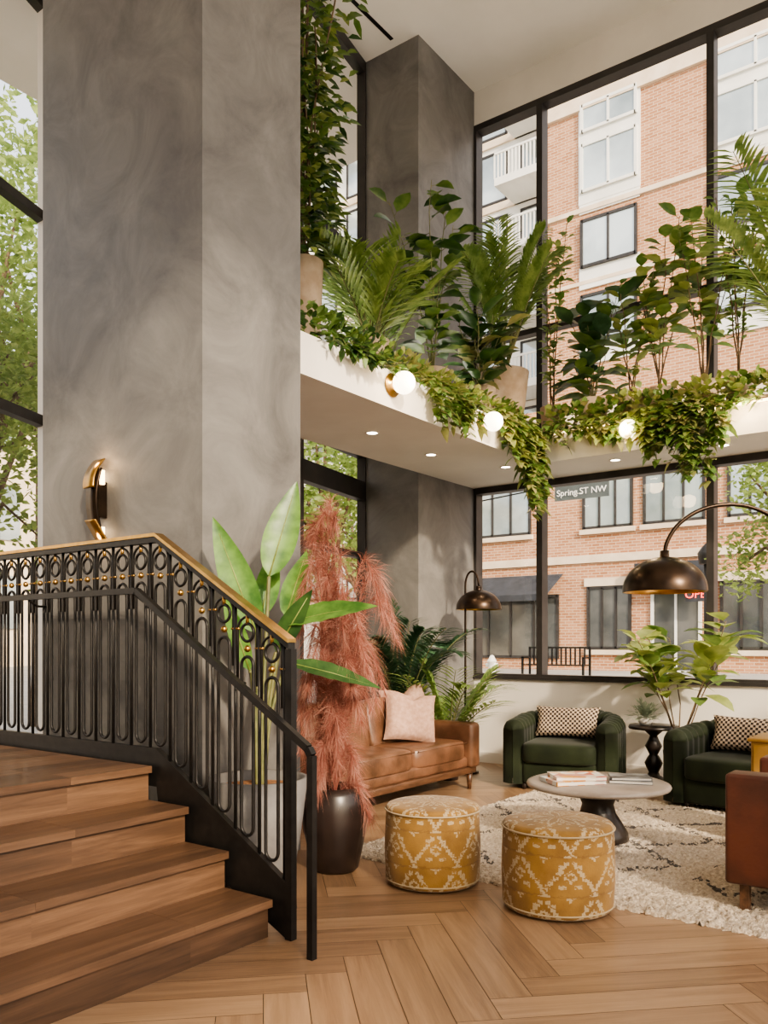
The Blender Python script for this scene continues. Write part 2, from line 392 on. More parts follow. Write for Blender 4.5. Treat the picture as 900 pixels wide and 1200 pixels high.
# ================= column sconce =================
ws=MB(); xc=-4.62; yf=3.20
def strip(z0,z1,fy,mat,th=.012,hw=.055,fx=lambda t:0):
    N=14; vs=[];fs=[]
    for i in range(N+1):
        t=i/N; z=z0+(z1-z0)*t; y=yf-fy(t); o=fx(t)
        vs+=[(xc-hw+o,y,z),(xc+hw+o,y,z),(xc+hw+o,y+th,z),(xc-hw+o,y+th,z)]
    for i in range(N):
        o=i*4
        for k_ in range(4): fs.append((o+k_,o+(k_+1)%4,o+4+(k_+1)%4,o+4+k_))
    fs+=[(3,2,1,0),(N*4,N*4+1,N*4+2,N*4+3)]
    ws.add(vs,fs,mat)
strip(2.06,2.46,lambda t:.07+.035*math.sin(PI*t),m_bronze)
strip(2.33,2.53,lambda t:.125-.10*t*t,m_brass,hw=.055,fx=lambda t:-.03*t)
strip(2.0,2.13,lambda t:.04+.075*t,m_brass,hw=.055,fx=lambda t:.02*(1-t))
ws.box(xc-.02,xc+.02,yf-.08,yf,2.15,2.38,m_bronze)
ws.box(xc-.04,xc+.04,yf-.055,yf-.03,2.36,2.45,m_warm); ws.box(xc-.04,xc+.04,yf-.055,yf-.03,2.04,2.09,m_warm)
ws.obj('wall_sconce')
for z in (2.5,2.02):
    ld=bpy.data.lights.new('wall_sconce_glow','POINT'); ld.energy=2.5; ld.color=(1,.62,.3); ld.shadow_soft_size=.04
    lo=bpy.data.objects.new('wall_sconce_glow',ld); lo.location=(xc,yf-.06,z); scene.collection.objects.link(lo)
# ================= SOFA =================
def sofa(x0,x1,y0,y1,nc,leather,sq=False):
    m=MB(); rr=.02 if sq else .045
    m.rbox(x0+.02,x1-.03,y0+.03,y1-.03,.15,.21,.012,m_wood,2)
    m.rbox(x0+.02,x1-.05,y0+.1,y1-.1,.205,.31,.03,leather)
    aw=.17; zt=.70 if sq else .62
    m.rbox(x0,x1,y0,y0+aw,.2 if not sq else .15,zt,rr,leather,4); m.rbox(x0,x1,y1-aw,y1,.2 if not sq else .15,zt,rr,leather,4)
    m.rbox(x0,x0+.18,y0+.02,y1-.02,.2,.77 if not sq else .70,.05 if not sq else .02,leather,4)
    w=(y1-y0-2*aw)/nc
    for i in range(nc):
        c=y0+aw+w*(i+.5)
        m.se(((x0+x1)/2+.07,c,.375),(x1-x0-.2,w-.006,.19),leather,.26)
        M=Matrix.Translation((x0+.25,c,.62))@Matrix.Rotation(-.2,4,'Y')
        m.se((0,0,0),(.2,w-.01,.48 if not sq else .3),leather,.32,M)
        m.tube([(x1-.035,c-w/2+.03,.44),(x1-.035,c+w/2-.03,.44)],.006,leather,6)
    for lx in (x0+.08,x1-.08):
        for ly in (y0+.08,y1-.08):
            if sq: m.box(lx-.022,lx+.022,ly-.022,ly+.022,0,.16,m_wood)
            else: m.lathe([(0,0),(.018,0),(.03,.16),(0,.16)],(lx,ly,0.0),m_wood,12)
    return m
m=sofa(-4.77,-3.90,4.72,6.74,2,m_leather); m.obj('leather_sofa')
def pillow(name,w,h,t,mat,M):
    m=MB(); N=16
    for sgn in (1,-1):
        vs=[];fs=[]
        for i in range(N+1):
            for j in range(N+1):
                a=i/N*2-1;b=j/N*2-1
                th=((1-a**4)*(1-b**4))**.5*t/2*(1+.1*math.sin(3*a+2*b))
                pin=1-.09*(1-a*a)*(abs(b)**3); pin2=1-.09*(1-b*b)*(abs(a)**3)
                chop=.16*max(0,b)**2*max(0,1-abs(a)*2.2)
                vs.append(M@V((a*w/2*pin2,sgn*th,b*h/2*pin-(chop*h if t>.18 else 0))))
        for i in range(N):
            for j in range(N):
                q=(i*(N+1)+j,(i+1)*(N+1)+j,(i+1)*(N+1)+j+1,i*(N+1)+j+1); fs.append(q if sgn<0 else q[::-1])
        m.add(vs,fs,mat,True,[((i/N)*w,(j/N)*h) for i in range(N+1) for j in range(N+1)])
    return m.obj(name)
pillow('throw_pillow',.5,.46,.2,m_pinkfab,Matrix.Translation((-4.26,6.10,.69))@Matrix.Rotation(math.radians(58),4,'Z')@Matrix.Rotation(-.32,4,'X')@Matrix.Rotation(.14,4,'Y'))
pillow('throw_pillow',.5,.48,.2,m_pinkfab,Matrix.Translation((-4.44,6.30,.72))@Matrix.Rotation(math.radians(72),4,'Z')@Matrix.Rotation(-.28,4,'X')@Matrix.Rotation(-.12,4,'Y'))
m=sofa(0,.92,0,.9,1,m_leather2,True)
m.obj('leather_armchair',(-.20,5.25,0),PI)
# ================= velvet armchairs =================
def tub(name,loc,rz):
    m=MB(); P=[]
    W_=.42; yf_=-.40; yb=.02; ry=.34
    n1=26
    for i in range(n1): P.append((V((-W_,yf_+(yb-yf_)*i/n1,0)),V((-1,0,0))))
    for i in range(81):
        a=PI-PI*i/80; P.append((V((W_*math.cos(a),yb+ry*math.sin(a),0)),V((math.cos(a)*ry,math.sin(a)*W_,0)).normalized()))
    for i in range(n1-1,-1,-1): P.append((V((W_,yf_+(yb-yf_)*i/n1,0)),V((1,0,0))))
    cum=[0]
    for i in range(1,len(P)): cum.append(cum[-1]+(P[i][0]-P[i-1][0]).length)
    T=cum[-1]; nch=20; vs=[];prof=[(-1,0),(-1,.3),(-1,.6)]+[(-math.cos(PI*q/8),.6+.4*math.sin(PI*q/8)) for q in range(0,9)]+[(1,.6),(1,.3),(1,0)]
    np_=len(prof)
    for (c,nn),s in zip(P,cum):
        e=min(s,T-s); f=min(1,e/.08); f=math.sqrt(max(0,1-(1-f)**2)); rip=abs(math.sin(PI*s/T*nch))
        back=math.sin(PI*s/T)**2; H=.63+.07*back
        for o,zz in prof:
            if zz<=.6: z=.05+(H-.09-.05)*zz/.6
            else: z=H-.09+.09*(zz-.6)/.4*(.4+.6*f)
            th=.085*o*max(f,.02)
            if o>0: th+=.030*rip*o*f
            else: th-=.016*rip*abs(o)*f
            vs.append(c+nn*th+V((0,0,z+(.016*rip if zz>.8 else 0))))
    fs=[]
    for i in range(len(P)-1):
        for j in range(np_-1): fs.append((i*np_+j,i*np_+j+1,(i+1)*np_+j+1,(i+1)*np_+j))
    m.add(vs,fs,m_green)
    m.se((0,-.06,.34),(.70,.76,.20),m_green,.28)
    m.se((0,-.04,.16),(.70,.70,.22),m_green,.15)
    m.lathe([(0,0),(.3,0),(.3,.06),(0,.06)],(0,0,0),m_dark,24)
    for a in (-.36,.36):
        for b in (-.34,.25): m.lathe([(0,0),(.02,0),(.025,.07),(0,.07)],(a*.9,b,0),m_dark,10)
    m.obj(name,loc,rz)
tub('velvet_armchair',(-3.32,7.36,0.0),math.radians(12))
tub('velvet_armchair',(-1.70,7.20,0.0),math.radians(-8))
t=NT('houndstooth'); tc=t.n('ShaderNodeTexCoord'); ck=t.n('ShaderNodeTexChecker'); t.l(tc.outputs['UV'],ck.inputs[0]); ck.inputs['Scale'].default_value=46
ck.inputs['Color1'].default_value=(0,0,0,1); ck.inputs['Color2'].default_value=(1,1,1,1)
wv=t.n('ShaderNodeTexWave'); t.l(tc.outputs['UV'],wv.inputs[0]); wv.bands_direction='DIAGONAL'; wv.inputs['Scale'].default_value=14
mm_=t.M('GREATER_THAN',t.M('ADD',t.M('MULTIPLY',ck.outputs['Fac'],.7),t.M('MULTIPLY',wv.outputs['Fac'],.5)),.62)
t.l(t.mix(mm_,rgb('2c201a'),rgb('b7a592')),t.b.inputs['Base Color']); t.b.inputs['Roughness'].default_value=.9; m_hound=t.m
pillow('lumbar_pillow',.62,.30,.15,m_hound,Matrix.Translation((-3.35,7.42,.60))@Matrix.Rotation(math.radians(12),4,'Z')@Matrix.Rotation(-.3,4,'X'))
pillow('lumbar_pillow',.62,.30,.15,m_hound,Matrix.Translation((-1.68,7.26,.60))@Matrix.Rotation(math.radians(-8),4,'Z')@Matrix.Rotation(-.3,4,'X'))
m=MB(); c=(-2.68,7.90,0)
m.lathe([(0,0),(.17,0),(.175,.02),(.14,.05),(.06,.09),(.045,.12),(.07,.17),(.085,.21),(.06,.26),(.04,.29),(.06,.33),(.08,.37),(.05,.43),(.035,.47),(.08,.51),(.09,.53),(.23,.535),(.235,.55),(.225,.57),(0,.57)],c,m_dark)
m.obj('pedestal_side_table')
m=MB(); c=(-2.74,7.84,.572)
m.lathe([(0,0),(.045,0),(.07,.04),(.075,.07),(.065,.075),(.06,.06),(0,.06)],c,m_white,24)
m_sage=leafm('sage_leaf','93a08a','c0c9b4',.7)
for i in range(340):
    d=rdir(-.1,1.3); m.leaf(V(c)+V((0,0,.07))+d*R(.01,.15),d,R(.04,.08),.026,m_sage,.1,.2,2)
m.obj('potted_succulent')
m=MB(); c=(-2.21,5.39,.012)
m.lathe([(0,.36),(.45,.36),(.472,.368),(.478,.38),(.472,.393),(.455,.4),(0,.4)],c,m_marble,64)
m.lathe([(0,0),(.19,0),(.205,.02),(.2,.06),(.165,.12),(.12,.19),(.105,.25),(.13,.31),(.19,.345),(.2,.36),(0,.36)],c,m_dark,48)
m.obj('round_coffee_table')
def book(x,y,z,w,d,h,rz,cov,name='coffee_table_book'):
    m=MB(); M=Matrix.Translation((x,y,z))@Matrix.Rotation(rz,4,'Z')
    m.box(-w/2,w/2,-d/2,d/2,0,.003,cov,M); m.box(-w/2,w/2,-d/2,d/2,h-.003,h,cov,M); m.box(-w/2,-w/2+.004,-d/2,d/2,.003,h-.003,cov,M)
    m.box(-w/2+.004,w/2-.005,-d/2+.005,d/2-.005,.003,h-.003,m_white,M); m.obj(name)
t=NT('magazine_cover'); v=t.coord(); vo=t.n('ShaderNodeTexVoronoi'); t.l(v,vo.inputs[0]); vo.inputs['Scale'].default_value=14
sp=t.n('ShaderNodeSeparateColor'); t.l(vo.outputs['Color'],sp.inputs[0])
t.l(t.ramp(sp.outputs[0],[(0,rgb('e8e2d6')),(1,rgb('cfd6d8')),(.45,rgb('b9442f')),(.6,rgb('d9a23c')),(.75,rgb('f0ece4'))]),t.b.inputs['Base Color']); t.b.inputs['Roughness'].default_value=.3; m_cov=t.m
m_cov2=nm('book_cover',rgb('9a9da0'),rgb('2c2e32'),9,.4)
book(-2.33,5.25,.414,.36,.27,.028,.9,m_cov); book(-2.31,5.27,.443,.34,.25,.024,.7,m_cov); book(-2.02,5.5,.414,.28,.21,.022,.35,m_cov2); book(-2.03,5.5,.437,.26,.2,.018,.5,m_cov2)
# ================= poufs
t=NT('ikat_mustard'); tc=t.n('ShaderNodeTexCoord'); sp=t.n('ShaderNodeSeparateXYZ'); t.l(tc.outputs['UV'],sp.inputs[0])
def step(x,s): return t.M('DIVIDE',t.M('FLOOR',t.M('MULTIPLY',x,s)),s)
nz=t.noise(tc.outputs['UV'],70,2)
nn=t.M('MULTIPLY',t.M('SUBTRACT',nz,.5),.2)
vrow=t.M('MULTIPLY',sp.outputs[1],5.2); par=t.M('MULTIPLY',t.M('MODULO',t.M('FLOOR',vrow),2),.5)
U=step(t.M('ADD',t.M('MULTIPLY',sp.outputs[0],7.0),par),20); W2=step(t.M('ADD',vrow,nn),22)
fx=t.M('ABSOLUTE',t.M('SUBTRACT',t.M('FRACT',U),.5)); fyr=t.M('SUBTRACT',t.M('FRACT',W2),.5); fy=t.M('ABSOLUTE',fyr)
dd=t.M('ADD',fx,t.M('MULTIPLY',fy,.9))
tri=t.M('LESS_THAN',t.M('ABSOLUTE',t.M('SUBTRACT',t.M('ADD',fx,t.M('MULTIPLY',fyr,.6)),.27)),.05)
tri=t.M('MULTIPLY',tri,t.M('LESS_THAN',fy,.40))
core=t.M('MULTIPLY',t.M('LESS_THAN',dd,.15),t.M('GREATER_THAN',dd,.06))
hook=t.M('MULTIPLY',t.M('LESS_THAN',t.M('ABSOLUTE',t.M('SUBTRACT',fy,.24)),.04),t.M('LESS_THAN',t.M('ABSOLUTE',t.M('SUBTRACT',fx,.17)),.08))
corn=t.M('GREATER_THAN',dd,.82)
msk=t.M('MULTIPLY',t.M('MINIMUM',t.M('ADD',t.M('ADD',tri,core),t.M('ADD',corn,hook)),1.0),t.M('GREATER_THAN',nz,.43))
base=t.ramp(t.noise(t.coord('Object'),6,4),[(.3,rgb('735428')),(.7,rgb('967238'))])
dkb=t.M('MULTIPLY',t.M('GREATER_THAN',fy,.455),.35)
c0=t.mix(dkb,base,rgb('5f4428'))
c1=t.mix(t.M('MULTIPLY',msk,.55),c0,rgb('bfb295'))
t.l(c1,t.b.inputs['Base Color']); t.b.inputs['Roughness'].default_value=.9; t.b.inputs['Sheen Weight'].default_value=.15; t.bump(t.noise(t.coord('Object'),120,3),.3,.004); m_ikat=t.m
for (x_,y_,r_,rot) in ((-2.59,3.93,.265,.4),(-1.83,3.94,.28,1.3)):
    m=MB(); pr=[(0,0),(r_-.02,0),(r_-.006,.01),(r_,.03),(r_+.006,.2),(r_,.37),(r_-.004,.40)]+[(r_-.03+.03*math.cos(a),.405+.03*math.sin(a)) for a in (.2,.6,1.0,1.4)]+[(r_*.6,.443),(r_*.3,.447),(0,.448)]
    m.lathe(pr,(0,0,0),m_ikat,72)
    m.tube([((r_+.002)*math.cos(2*PI*i/64),(r_+.002)*math.sin(2*PI*i/64),.405) for i in range(64)],.005,m_ikat,6,True)
    m.tube([((r_-.002)*math.cos(2*PI*i/64),(r_-.002)*math.sin(2*PI*i/64),.025) for i in range(64)],.005,m_ikat,6,True)
    m.obj('ikat_pouf',(x_,y_,.013),rot)
# ================= rug
t=NT('shag_rug'); v=t.coord(); sp=t.n('ShaderNodeSeparateXYZ'); t.l(v,sp.inputs[0])
n1=t.noise(v,6,3); off=t.M('MULTIPLY',t.M('SUBTRACT',n1,.5),.22)
a_=t.M('ADD',t.M('ADD',sp.outputs[0],sp.outputs[1]),off); b_=t.M('ADD',t.M('SUBTRACT',sp.outputs[0],sp.outputs[1]),off)
def lines(x): return t.M('LESS_THAN',t.M('ABSOLUTE',t.M('SUBTRACT',t.M('FRACT',t.M('MULTIPLY',x,1.3)),.5)),.055)
ln=t.M('MAXIMUM',lines(a_),lines(b_)); brk=t.M('GREATER_THAN',t.noise(v,22,3),.50)
bk=t.M('GREATER_THAN',t.M('ADD',t.noise(v,1.2,2),t.M('MULTIPLY',t.M('SUBTRACT',sp.outputs[1],4.6),.18)),.52)
mk=t.M('MULTIPLY',t.M('MULTIPLY',t.M('MULTIPLY',ln,brk),bk),.92)
bs=t.ramp(t.noise(v,45,5),[(.3,rgb('a6937c')),(.7,rgb('e4d5c0'))])
t.l(t.mix(mk,bs,rgb('2b2424')),t.b.inputs['Base Color']); t.b.inputs['Roughness'].default_value=1; t.b.inputs['Sheen Weight'].default_value=.2
t.bump(t.noise(v,90,4),1,.012); m_rug=t.m
m=MB(); vs=[];fs=[];NX=320;NY=240
for j in range(NY+1):
    for i in range(NX+1):
        e=(i in(0,NX) or j in(0,NY)); xx=-3.42+4.0*i/NX; yy=4.09+2.95*j/NY
        if e: xx+=R(-.02,.02); yy+=R(-.02,.02)
        vs.append((xx,yy,.001 if e else R(.003,.028)))
for j in range(NY):
    for i in range(NX): a=j*(NX+1)+i; fs.append((a,a+1,a+NX+2,a+NX+1))
m.add(vs,fs,m_rug); m.obj('shag_rug')
# ================= lamps
def dome(m,c,r,mat):
    pr=[(r,0),(r,.012)]+[(r*math.cos(a),.012+r*.82*math.sin(a)) for a in [PI/2*i/12 for i in range(1,12)]]+[(.03,.012+r*.83),(.03,r*.83+.05),(0,r*.83+.05)]
    m.lathe(pr,c,mat,48); inn=[(r-.004,.0)]+[((r-.008)*math.cos(a),.005+(r*.82-.008)*math.sin(a)) for a in [PI/2*i/12 for i in range(0,12)]]+[(0,r*.80)]
    m.lathe(inn,c,m_brass,48)
    m.lathe([(.03*math.sin(PI*i/10),r*.45-.04*math.cos(PI*i/10)) for i in range(11)],c,m_white,16)
def cat(P,n=6):
    o=[]
    for i in range(len(P)-1):
        p0=V(P[max(i-1,0)]);p1=V(P[i]);p2=V(P[i+1]);p3=V(P[min(i+2,len(P)-1)])
        for k_ in range(n):
            t_=k_/n; o.append(.5*((2*p1)+(p2-p0)*t_+(2*p0-5*p1+4*p2-p3)*t_*t_+(3*p1-p0-3*p2+p3)*t_**3))
    o.append(V(P[-1])); return o
m=MB(); dome(m,(-4.37,7.5,1.70),.235,m_bronze)
pts=[(-4.5,7.45,.02),(-4.5,7.45,1.0),(-4.5,7.45,1.72)]+[(-4.5+.065*(1-math.cos(a))+0,7.45+.025*(1-math.cos(a)),1.95+.15*math.sin(a)) for a in [PI*i/12 for i in range(12)]]+[(-4.37,7.5,1.93)]
m.tube(pts,.011,m_bronze,8); m.lathe([(0,0),(.14,0),(.14,.02),(.02,.03),(0,.03)],(-4.5,7.45,0),m_bronze,32); m.obj('floor_lamp')
m=MB(); sx,sy=-1.80,5.52; dome(m,(sx,sy,1.69),.27,m_bronze)
bx,by=-.72,6.33; D=V((bx-sx,by-sy,0))
ctrl=[(0,1.94),(.015,2.03),(.07,2.14),(.17,2.23),(.30,2.27),(.43,2.25),(.56,2.16),(.7,1.97),(.84,1.68),(.94,1.3),(1.0,.85),(1.0,.4),(1.0,.03)]
pts=cat([(sx+D.x*a,sy+D.y*a,z) for a,z in ctrl])
m.tube(pts,.014,m_bronze,10); m.lathe([(0,0),(.17,0),(.17,.05),(.16,.06),(.03,.06),(.02,.1),(0,.1)],(bx,by,0.0),m_marble,40); m.obj('arc_floor_lamp')
m=MB(); m_must=nm('mustard_lacquer',rgb('8f6c33'),rgb('aa8344'),4,.4)
m.rbox(-1.34,-.97,5.85,6.25,.1,.72,.01,m_must,2); m.rbox(-1.36,-.95,5.83,6.27,.70,.725,.008,m_must,2); m.box(-1.32,-1.16,5.842,5.852,.14,.68,m_must); m.box(-1.14,-.99,5.842,5.852,.14,.68,m_must)
for a in (-1.3,-1.0):
    for b in (5.89,6.21): m.tube([(a,b,0),(a,b,.1)],.018,m_must,8)
m.obj('side_cabinet')
# ================= PLANTS =================
Z=V((0,0,1))
def pot(m,c,r,h,mat,rb=.72):
    m.lathe([(0,0),(r*rb,0),(r*(rb+.02),.01),(r*(rb+(1-rb)*.6),h*.5),(r,h),(r*.9,h),(r*.88,h*.9),(0,h*.9)],c,mat,36)
    m.lathe([(r*.88,h*.91),(0,h*.93)],c,m_soil,24)
def broad(m,b,H,ns,spread,nl,L,W,mat,t0=.25,lean=V((0,0,0)),dr=.3,wood=m_stem,seg=4,sr=.008,el=(-.2,.7),wav=.0):
    b=V(b)
    for s in range(ns):
        a=2*PI*s/ns+R(-.5,.5); q=R(.3,1)*spread; h=H*R(.75,1) if s else H
        pts=[b+V((math.cos(a)*q*t_**1.3,math.sin(a)*q*t_**1.3,h*t_))+lean*t_*t_ + V((R(-1,1),R(-1,1),0))*.015 for t_ in [i/7 for i in range(8)]]
        m.tube(pts,[sr*(1-.6*i/7) for i in range(8)],wood,6)
        for k_ in range(nl):
            t_=t0+(1-t0)*(k_+.5)/nl; i=min(6,int(t_*7)); p=pts[i].lerp(pts[i+1],t_*7-i)
            d=rdir(*el); d2=(d+Z*.3*t_).normalized(); sz=R(.7,1.1)
            m.tube([p,p+d2*L*.18],.0025,m_stem,4)
            m.leaf(p+d2*L*.16,d2,L*sz,W*sz,mat if not isinstance(mat,list) else random.choice(mat),dr*R(.5,1.3),.22,seg,.8,wav=wav)
def frond(m,b,az,L,el,dr,mat,nl=24,ll=.25,w=.028,start=.2):
    b=V(b); h=V((math.cos(az),math.sin(az),0)); N=20; pts=[]
    for i in range(N+1):
        t_=i/N; pts.append(b+h*L*math.cos(el)*t_*(1+.5*t_*dr)+Z*(L*math.sin(el)*t_-dr*L*t_**2.4))
    m.tube(pts,[.008*(1-.8*i/N)+.0012 for i in range(N+1)],m_stem,5)
    for k_ in range(nl):
        t_=start+(1-start)*(k_+.5)/nl; i=min(N-1,int(t_*N)); p=pts[i].lerp(pts[i+1],t_*N-i); tg=(pts[i+1]-pts[i]).normalized()
        side=tg.cross(Z).normalized(); l=ll*(math.sin(PI*(.18+.72*(k_+.5)/nl))**.7)
        for sg in (-1,1):
            d=(tg*.75+side*sg*.85+Z*R(-.05,.2)).normalized()
            m.leaf(p,d,l*R(.9,1.08),w,mat,.28,.15,3,.6)
def palm(m,b,n,L,ll,mat,dr=(.3,.6),el=(.7,1.35),nl=22,w=.028,start=.2):
    for i in range(n):
        frond(m,V(b),2*PI*i/n+R(-.3,.3),L*R(.75,1.05),R(*el),R(*dr),mat,nl,ll,w,start)
def bush(m,c,rad,n,L,W,mat,mat2=None):
    for i in range(n):
        d=rdir(-.3,1.4); p=V(c)+V((d.x*rad[0],d.y*rad[1],d.z*rad[2]))*R(.5,1)
        m.leaf(p,(d+rdir()*.5),L*R(.7,1.2),W*R(.7,1.2),mat2 if (mat2 and random.random()<.35) else mat,.25,.2,3)
def vine(m,p,out,Ln,L,mat,mat2,n=None):
    p=V(p); out=V(out); n=n or int(Ln/.035)+3; pts=[p-out*.12+Z*.08,p+out*.02+Z*.07]
    cur=p+out*.07
    for i in range(n):
        pts.append(cur.copy()); cur=cur+V((R(-.016,.016),R(-.016,.016),-Ln/n))+out*R(-.006,.014)
    m.tube(pts,.0028,m_stem,4)
    for q in pts:
        for k_ in range(2):
            d=(out*R(.2,1)+V((R(-1,1),R(-1,1),R(-.7,.3)))).normalized()
            m.leaf(q,d,L*R(.6,1.15),L*.72*R(.7,1.1),mat2 if random.random()<.35 else mat,.35,.2,3,.62)
ZL=3.40
m=MB(); b=(-4.30,4.72,ZL); pot(m,b,.16,.86,m_potb)
for s in range(11):
    a=R(0,2*PI); q=R(.05,.36); pts=[V(b)+V((math.cos(a)*q*t_+.04*math.sin(5*t_+s),math.sin(a)*q*t_+.04*math.cos(4*t_+s),.80+2.2*t_*(1 if s<5 else R(.6,.95)))) for t_ in [i/12 for i in range(13)]]
    m.tube(pts,.007,m_bark,5)
    for k_ in range(115):
        t_=R(.06,1); i=min(11,int(t_*12)); p=pts[i].lerp(pts[i+1],t_*12-i); d=rdir(-.5,.7)
        q_=p+d*R(.03,.26); m.leaf(q_,d,R(.09,.14),R(.05,.07),random.choice([L_mid,L_dark,L_lite,L_mid]),.4,.2,3)
m.obj('potted_ficus_tree')
def P_(name,b,r,h,fns,rb=.72):
    m=MB(); pot(m,(b[0],b[1],ZL),r,h,m_potb,rb)
    for f in fns: f(m,(b[0],b[1],ZL+h-.06))
    m.keep(); m.obj(name)
P_('potted_areca_palm',(-4.05,5.25),.15,.36,[lambda m,c:palm(m,c,13,1.0,.42,L_palm,(.1,.3),(.85,1.5),15,.036)])
P_('potted_areca_palm',(-4.35,5.75),.15,.36,[lambda m,c:palm(m,c,10,1.3,.42,L_palm,(.1,.3),(1.0,1.5),15,.036)])
P_('potted_rubber_plant',(-4.05,6.15),.15,.36,[lambda m,c:broad(m,c,1.6,5,.4,16,.28,.17,[L_mid,L_dark,L_mid],.1)])
P_('potted_dracaena',(-3.95,6.8),.15,.34,[lambda m,c:broad(m,c,.75,6,.36,12,.32,.14,L_dark,.1),lambda m,c:broad(m,c,.6,4,.3,7,.28,.13,L_yel,.2)])
P_('potted_kentia_palm',(-4.02,7.40),.25,.66,[lambda m,c:palm(m,c,17,1.95,.36,L_palm,(.12,.36),(1.15,1.52),30,.034,.3)],.6)
P_('potted_ficus',(-3.70,7.85),.13,.36,[lambda m,c:broad(m,c,1.85,4,.22,34,.13,.07,[L_mid,L_lite],.15,wood=m_bark,seg=3)])
P_('potted_dieffenbachia',(-3.24,7.78),.15,.34,[lambda m,c:broad(m,c,1.05,4,.3,12,.38,.20,[L_mid,L_dark,L_blue],.1),lambda m,c:broad(m,c,.5,3,.25,6,.32,.17,L_mid,.1)])
P_('potted_schefflera',(-2.88,7.85),.14,.34,[lambda m,c:broad(m,c,1.2,4,.35,16,.18,.09,[L_mid,L_lite],.15,wood=m_bark)])
P_('potted_fiddle_leaf_fig',(-2.6,7.82),.14,.34,[lambda m,c:broad(m,c,1.6,5,.42,20,.24,.15,[L_mid,L_lite],.3,wood=m_bark)])
P_('potted_fiddle_leaf_fig',(-2.2,7.85),.14,.34,[lambda m,c:broad(m,c,1.6,5,.4,18,.21,.13,[L_lite,L_mid],.3,wood=m_bark)])
P_('potted_olive_tree',(-1.9,7.85),.12,.32,[lambda m,c:broad(m,c,1.75,5,.3,30,.12,.055,L_mid,.25,wood=m_bark,seg=3)])
P_('potted_areca_palm',(-1.35,7.7),.2,.4,[lambda m,c:palm(m,c,17,2.0,.46,L_palm,(.15,.45),(.9,1.45),30,.036)])
P_('potted_fiddle_leaf_fig',(-.6,7.85),.14,.34,[lambda m,c:broad(m,c,1.4,4,.42,14,.21,.13,L_mid,.3,wood=m_bark)])
m=MB()
y=4.2
while y<7.4:
    zz=.24 if y<5 else .2
    bush(m,(-3.82,y,ZL+.04),(.2,.16,zz),48,.085,.055,L_mid if y<5.2 else random.choice([L_lite,L_mid]),L_dark if y<5.2 else L_yel); y+=.13
for i in range(14): vine(m,(-3.68,R(4.1,4.85),ZL),(1,0,0),R(.02,.08),.08,L_mid,L_dark)
for i in range(16): vine(m,(-3.68,R(5.5,6.2),ZL),(1,0,0),R(.12,.36),.10,L_mid,L_yel)
for i in range(5): vine(m,(-3.68,R(4.9,5.4),ZL),(1,0,0),R(.0,.03),.07,L_mid,L_yel)
for i in range(20): vine(m,(-3.68,R(6.6,7.4),ZL),(1,0,0),R(.15,.55),.12,random.choice([L_mid,L_lite]),L_yel)
for i in range(6): vine(m,(-3.66,R(6.8,7.4),ZL),(1,-.2,0),R(.6,.95),.11,L_mid,L_yel)
m.obj('trailing_pothos')
m=MB(); x=-3.6
while x<1.5:
    bush(m,(x,7.6,ZL+.05),(.18,.16,.24),50,.10,.07,random.choice([L_lite,L_mid]),L_yel); x+=.13
for i in range(20): vine(m,(R(-2.6,-1.9),7.45,ZL),(0,-1,0),R(.08,.36),.14,random.choice([L_mid,L_lite]),L_yel)
for i in range(12): vine(m,(R(-3.1,-2.6),7.45,ZL),(0,-1,0),R(.03,.22),.13,random.choice([L_mid,L_lite]),L_yel)
for i in range(8): vine(m,(R(-2.25,-1.92),7.45,ZL),(0,-1,0),R(.4,.72),.11,L_mid,L_yel)
for i in range(4): vine(m,(R(-2.6,-2.3),7.45,ZL),(0,-1,0),R(.35,.5),.11,L_mid,L_yel)
for i in range(10): vine(m,(R(-3.6,-3.1),7.45,ZL),(0,-1,0),R(.03,.2),.10,L_mid,L_yel)
for i in range(18): vine(m,(R(-1.8,1.2),7.45,ZL),(0,-1,0),R(.0,.08),.10,L_mid,L_yel)
m.obj('trailing_pothos')
# bird of paradise
CR=V((.8015,.598,0)); CF=V((-.598,.8015,0)); C0=V((-3.31,3.27,0))
m=MB(); pot(m,C0,.275,.61,m_potg,.66)
def A(a,z,f=0): return C0+CR*a+CF*f+Z*z
for (a0,z0,a1,z1,w,f0,f1,dr,mt) in ((.06,1.72,.2,2.24,.19,0,.08,.0,L_ban),(.0,1.40,-.22,2.02,.19,-.05,-.1,.02,L_ban),(.14,1.46,.64,1.60,.17,0,-.12,.10,L_ban),
    (.17,1.24,.66,1.14,.13,.05,.1,.08,L_dark),(.14,1.5,.24,1.88,.14,.1,.25,.02,L_ban),(.0,1.5,.06,1.9,.14,.1,.25,.03,L_ban),(-.03,1.2,-.16,1.62,.1,-.1,-.15,.03,L_ban),(.1,1.3,.30,1.66,.13,0,-.1,.08,L_dark)):
    b0=A(a0,z0,f0); e0=A(a1,z1,f1); d=e0-b0
    m.tube(cat([A(a0*.2,.55,0),A(a0*.35,.9,f0*.3),A(a0*.75,(z0+.9)/2+.1,f0*.7),b0]),.011,m_stem,6)
    up=(-CF+CR*R(-.3,.3)) if abs(d.normalized().z)>.6 else (Z*.75-CF*.65)
    m.leaf(b0,d,d.length*1.05,w,mt,dr,.22,14,.72,up=up,wav=.05)
    m.tube([b0,b0+d*.5-Z*dr*d.length*.25,b0+d*.9-Z*dr*d.length*.81],[.006,.004,.002],L_lite,5)
m.obj('potted_bird_of_paradise')
